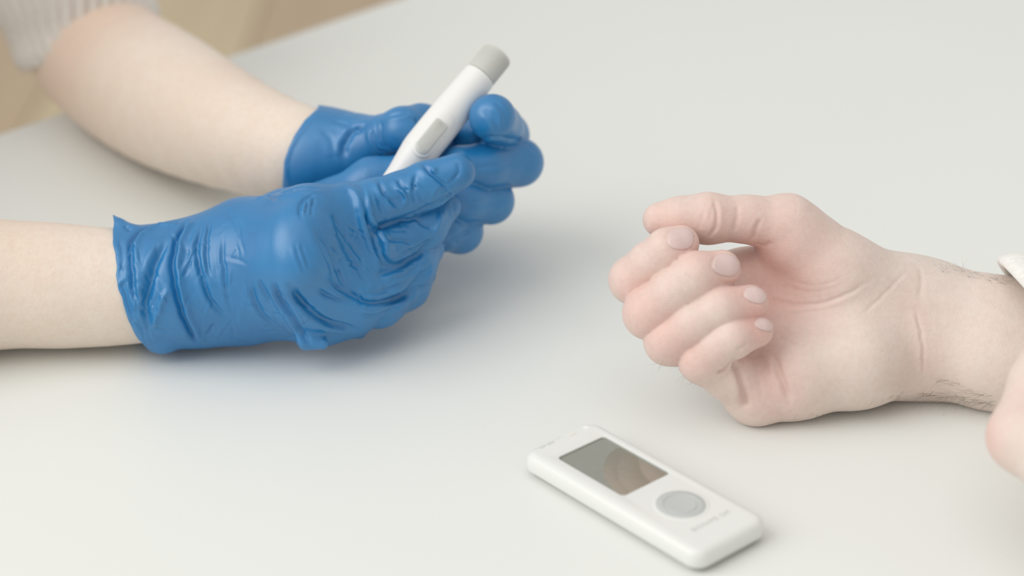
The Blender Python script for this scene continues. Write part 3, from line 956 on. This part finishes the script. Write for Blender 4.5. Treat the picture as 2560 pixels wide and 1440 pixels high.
# ------------------------------------------------------------------ lancing pen, held between the hands
PB, PT = W(985, 455, 860), W(1246, 133, 878)         # axis, foot and crown
ax_ = PT - PB; LEN = float(np.linalg.norm(ax_)); ax_ /= LEN
view = (PB + PT) / 2 - 1000 * CAM; view /= np.linalg.norm(view)
fr = -(view - ax_ * (view @ ax_)); fr /= np.linalg.norm(fr)       # faces the camera side
sd = np.cross(fr, ax_)
pen = empty('lancing_pen', tuple(PB / 1000))
rot = Matrix(((sd[0], fr[0], ax_[0]), (sd[1], fr[1], ax_[1]), (sd[2], fr[2], ax_[2])))
pen.rotation_euler = rot.to_euler()
tag(pen, 'white lancing pen with grey ribbed cap held in blue gloved hands', 'lancing pen')


def lathe(prof, seg=72, ribs=None):
    """prof: list of (z, r) mm; closed at both ends"""
    bm = bmesh.new(); rows = []
    for z, r in prof:
        rows.append([bm.verts.new((r * math.cos(2 * math.pi * k / seg) / 1000, r * math.sin(2 * math.pi * k / seg) / 1000, z / 1000)) for k in range(seg)])
    for a_, b_ in zip(rows, rows[1:]):
        for k in range(seg): bm.faces.new((a_[k], a_[(k + 1) % seg], b_[(k + 1) % seg], b_[k]))
    bm.faces.new(rows[0][::-1]); bm.faces.new(rows[-1])
    return bm


L = LEN
CAPZ = L - 13.5
def prof_body():
    p = [(-14, 3.0), (-13, 4.2), (-4, 5.2), (4, 5.9), (10, 6.9), (16, 7.9), (19, 8.25), (30, 8.3), (44, 8.05), (CAPZ - .4, 7.35), (CAPZ, 7.2)]
    z = np.linspace(-14, CAPZ, 50)
    zz, rr = np.array(p).T
    return [(a_, float(np.interp(a_, zz, rr))) for a_ in z]
local_mesh('barrel', lathe(prof_body()), M_PEN, pen)
# knurled cap: little pads in rows
bm = lathe([(CAPZ + .3, 6.4), (CAPZ + .35, 7.0), (L - 1.0, 6.9), (L - .3, 6.6), (L, 5.9)])
for i in range(11):
    z = CAPZ + 0.75 + i * 1.12
    for k in range(40):
        t = 2 * math.pi * k / 40
        r = 7.02
        vs_ = []
        for dz, dt, dr in ((-.42, -.85, 0), (-.42, .85, 0), (.42, .85, 0), (.42, -.85, 0), (-.30, -.6, .16), (-.30, .6, .16), (.30, .6, .16), (.30, -.6, .16)):
            tt = t + dt * .5 * 2 * math.pi / 40
            rr = r + dr - (0.05 if i > 9 else 0)
            vs_.append(bm.verts.new((rr * math.cos(tt) / 1000, rr * math.sin(tt) / 1000, (z + dz) / 1000)))
        for q in ((4, 5, 6, 7), (0, 1, 5, 4), (1, 2, 6, 5), (2, 3, 7, 6), (3, 0, 4, 7)): bm.faces.new([vs_[j] for j in q])
local_mesh('cap', bm, M_GREY, pen, smooth=False)


def stadium(hw, z0, z1, n=12, flat_top=False):
    pts = []
    for k in range(n + 1):
        t = math.pi + math.pi * k / n
        pts.append((hw * math.cos(t), z0 + hw + hw * math.sin(t)))
    if flat_top:
        c = hw * .35
        pts += [(hw, z1 - c), (hw - c * .3, z1 - c * .3), (hw - c, z1), (-hw + c, z1), (-hw + c * .3, z1 - c * .3), (-hw, z1 - c)]
    else:
        for k in range(n + 1):
            t = math.pi * k / n
            pts.append((hw * math.cos(t), z1 - hw + hw * math.sin(t)))
    return pts


def slab(outline, r0, r1, bevel=.35, shift=0.0):
    """a pad that follows the barrel's roundness"""
    bm = bmesh.new()
    cx = sum(p[0] for p in outline) / len(outline); cz = sum(p[1] for p in outline) / len(outline)
    def put(p, r, s):
        x, z = cx + (p[0] - cx) * s, cz + (p[1] - cz) * s
        x += shift
        y = math.sqrt(max(r * r - x * x, .1))
        return bm.verts.new((x / 1000, y / 1000, z / 1000))
    rows = [[put(p, r0, 1.0) for p in outline], [put(p, r1 - bevel * .5, 1.0) for p in outline], [put(p, r1, .93) for p in outline],
            [put(p, r1, .6) for p in outline], [put(p, r1, .2) for p in outline]]
    n = len(outline)
    for a_, b_ in zip(rows, rows[1:]):
        for k in range(n): bm.faces.new((a_[k], a_[(k + 1) % n], b_[(k + 1) % n], b_[k]))
    bm.faces.new(rows[-1])
    return bm


SH = 0.0
local_mesh('button_surround', slab(stadium(4.7, 13.5, 37.5), 7.2, 8.62, .3, SH), M_PEN, pen)
btn = local_mesh('release_button', slab(stadium(3.3, 14.8, 32.5, flat_top=True), 7.9, 9.25, .4, SH), M_GREY, pen)
bm = bmesh.new()
for i in range(20):
    for j in range(7):
        x, z = (j - 3) * .82, 16.4 + i * .80
        if i < 2 and abs(j - 3) > 1 + i: continue
        bmesh.ops.create_cube(bm, size=1, matrix=Matrix.Translation((x / 1000, math.sqrt(9.25 ** 2 - x * x) / 1000, z / 1000)) @ Matrix.Diagonal((.00052, .00026, .00050, 1)))
local_mesh('grip_dots', bm, M_GREY, btn, smooth=False)
# ring seam low on the barrel
local_mesh('seam_ring', lathe([(16.2, 7.6), (16.25, 8.06), (16.55, 8.10), (16.6, 7.7)]), M_PEN, pen)

# ------------------------------------------------------------------ glucose meter
HZ = 9.5
mA, mB, mC = on_plane(1300, 1128, HZ), on_plane(1745, 1392, HZ), on_plane(1484, 1048, HZ)
ev = (mA - mB)[:2]; ML = float(np.linalg.norm(ev)); ev /= ML
eu = np.array([ev[1], -ev[0]])
MW = float((mC - mA)[:2] @ eu)
print('METER', ML, MW, 'PEN', LEN)
mc = (mA + mB)[:2] / 2 + eu * MW / 2
meter = empty('glucose_meter', (mc[0] / 1000, mc[1] / 1000, 0))
meter.rotation_euler = (0, 0, math.atan2(ev[1], ev[0]) - math.pi / 2)
tag(meter, 'white blood glucose meter with small grey screen and round grey button', 'glucose meter')


def rrect(hw, hl, r, n=10, cy=0.0, cx=0.0):
    out = []
    for qx, qy, a0 in ((1, 1, 0), (-1, 1, 90), (-1, -1, 180), (1, -1, 270)):
        for k in range(n + 1):
            t = math.radians(a0 + 90 * k / n)
            out.append((cx + qx * (hw - r) + r * math.cos(t), cy + qy * (hl - r) + r * math.sin(t)))
    return out


def loft(rows, cap0=True, cap1=True):
    """rows: list of (outline, z)"""
    bm = bmesh.new(); R = []
    for o_, z in rows: R.append([bm.verts.new((x / 1000, y / 1000, z / 1000)) for x, y in o_])
    n = len(R[0])
    for a_, b_ in zip(R, R[1:]):
        for k in range(n): bm.faces.new((a_[k], a_[(k + 1) % n], b_[(k + 1) % n], b_[k]))
    if cap0: bm.faces.new(R[0][::-1])
    if cap1: bm.faces.new(R[-1])
    return bm


hw, hl = MW / 2, ML / 2
SCW, SCL = 12.4, 18.1                                    # half screen
SCX, SCY = 1.0, 16.4
def lip(s, z, dz=0.0): return (rrect(hw - s, hl - s, max(1.5, 6.0 - s)), z)
shell_rows = [lip(1.2, 2.4), lip(.4, 2.7), lip(.1, 3.4), lip(.2, 6.6), lip(.6, 8.0), lip(1.4, 8.9), lip(2.6, 9.4), lip(3.6, HZ)]
bm = loft(shell_rows, True, False)
# top face runs in to the screen opening, then down into the recess
outer = [v for v in bm.verts if abs(v.co.z - HZ / 1000) < 1e-6]
n_ = len(rrect(1, 1, .5))
bm.verts.ensure_lookup_table()
last = list(bm.verts)[-n_:]
prev = last
for o_, z in ((rrect(SCW + .5, SCL + .5, 2.2, cx=SCX, cy=SCY), HZ + .15), (rrect(SCW, SCL, 2.0, cx=SCX, cy=SCY), HZ - .1), (rrect(SCW, SCL, 2.0, cx=SCX, cy=SCY), HZ - 1.6)):
    cur = [bm.verts.new((x / 1000, y / 1000, z / 1000)) for x, y in o_]
    for k in range(n_): bm.faces.new((prev[k], prev[(k + 1) % n_], cur[(k + 1) % n_], cur[k]))
    prev = cur
bm.faces.new(prev)
casing = local_mesh('casing', bm, M_METER, meter)
local_mesh('base_shell', loft([(rrect(hw - 3.4, hl - 2.4, 4.5), 0), (rrect(hw - 2.8, hl - 1.6, 5), .5), (rrect(hw - 2.4, hl - 1.2, 5), 1.2), (rrect(hw - 3.0, hl - 1.9, 5), 1.4), (rrect(hw - 3.0, hl - 1.9, 5), 1.7), (rrect(hw - 2.4, hl - 1.2, 5), 1.9), (rrect(hw - 2.4, hl - 1.2, 5), 3.0)]), M_BASE, meter)
scr = local_mesh('screen', loft([(rrect(SCW - .05, SCL - .05, 1.9, cx=SCX, cy=SCY), HZ - 1.5), (rrect(SCW - .05, SCL - .05, 1.9, cx=SCX, cy=SCY), HZ - .75)]), M_LCD, meter, smooth=False)


def seg_digit(x, y, s, on):
    """seven-segment figure standing faintly in the lcd"""
    bm = bmesh.new()
    L_ = {'a': (0, 2, 1, 0), 'g': (0, 0, 1, 0), 'd': (0, -2, 1, 0), 'f': (-1, 1, 0, 1), 'b': (1, 1, 0, 1), 'e': (-1, -1, 0, 1), 'c': (1, -1, 0, 1)}
    for k in on:
        dx, dy, hx, hy = L_[k]
        bmesh.ops.create_cube(bm, size=1, matrix=Matrix.Translation(((x + dx * s) / 1000, (y + dy * s) / 1000, (HZ - .745) / 1000)) @
                              Matrix.Diagonal(((1.6 if hx else .5) * s / 1000, (1.6 if hy else .5) * s / 1000, .00003, 1)))
    return local_mesh('lcd_digit', bm, M_SEG, scr, smooth=False)


seg_digit(-5.6, SCY - 3.0, 2.1, 'abcdef'); seg_digit(1.2, SCY - 6.5, 2.1, 'abcdef')
# round button with two steps
BX, BY = 0.6, -19.7
def circ(r, n=56): return [(BX + r * math.cos(2 * math.pi * k / n), BY + r * math.sin(2 * math.pi * k / n)) for k in range(n)]
local_mesh('button_ring', loft([(circ(10.6), HZ - .3), (circ(10.5), HZ + .1), (circ(9.9), HZ + .35), (circ(9.2), HZ + .3), (circ(9.1), HZ - .2)]), M_METER, meter)
but = local_mesh('button', loft([(circ(9.0), HZ - .3), (circ(9.0), HZ + .2), (circ(8.6), HZ + .5), (circ(6.6), HZ + .45), (circ(6.4), HZ + .2), (circ(5.9), HZ + .15), (circ(5.6), HZ + .45), (circ(4.0), HZ + .3), (circ(1.0), HZ + .2)]), M_BUTTON, meter)


def lettering(txt, x, y, size, mat, z):
    cu = bpy.data.curves.new('lettering', 'FONT'); cu.body = txt; cu.size = size / 1000; cu.extrude = 0.00002
    cu.align_x = 'CENTER'; cu.align_y = 'CENTER'; cu.materials.append(mat); cu.space_character = 1.15
    t = bpy.data.objects.new('lettering', cu); COL.objects.link(t)
    me = bpy.data.meshes.new_from_object(t.evaluated_get(bpy.context.evaluated_depsgraph_get()))
    bpy.data.objects.remove(t); bpy.data.curves.remove(cu)
    me.materials.clear(); me.materials.append(mat)
    o = bpy.data.objects.new('lettering', me); COL.objects.link(o); o.parent = meter
    o.location = (x / 1000, y / 1000, z / 1000)
    return o


lettering('BIONIME GM', 1.0, -34.4, 3.0, M_INK, HZ + .05)
lettering('GM 550', -8.0, 43.6, 2.0, M_FAINT, HZ + .05)
# strip port: a channel in the top end, gold contacts showing
cut = bpy.data.objects.new('cutter', bpy.data.meshes.new('cutter')); COL.objects.link(cut)
bm = box_bm(.0005, .0135, (hl - 4.6) / 1000, (hl + 3) / 1000, (HZ - 1.3) / 1000, (HZ + 4) / 1000, .0006, 2); bm.to_mesh(cut.data); bm.free()
cut.parent = meter
md = casing.modifiers.new('cut', 'BOOLEAN'); md.object = cut; md.solver = 'EXACT'
bpy.context.view_layer.update()
me = bpy.data.meshes.new_from_object(casing.evaluated_get(bpy.context.evaluated_depsgraph_get()))
casing.modifiers.clear(); casing.data = me; bpy.data.objects.remove(cut)
bm = bmesh.new()
for i in range(3):
    bmesh.ops.create_cube(bm, size=1, matrix=Matrix.Translation(((4.9 + i * 1.2) / 1000, (hl - 3.6) / 1000, (HZ - 1.2) / 1000)) @ Matrix.Diagonal((.0007, .0012, .0004, 1)))
local_mesh('gold_contacts', bm, M_GOLD, meter, smooth=False)
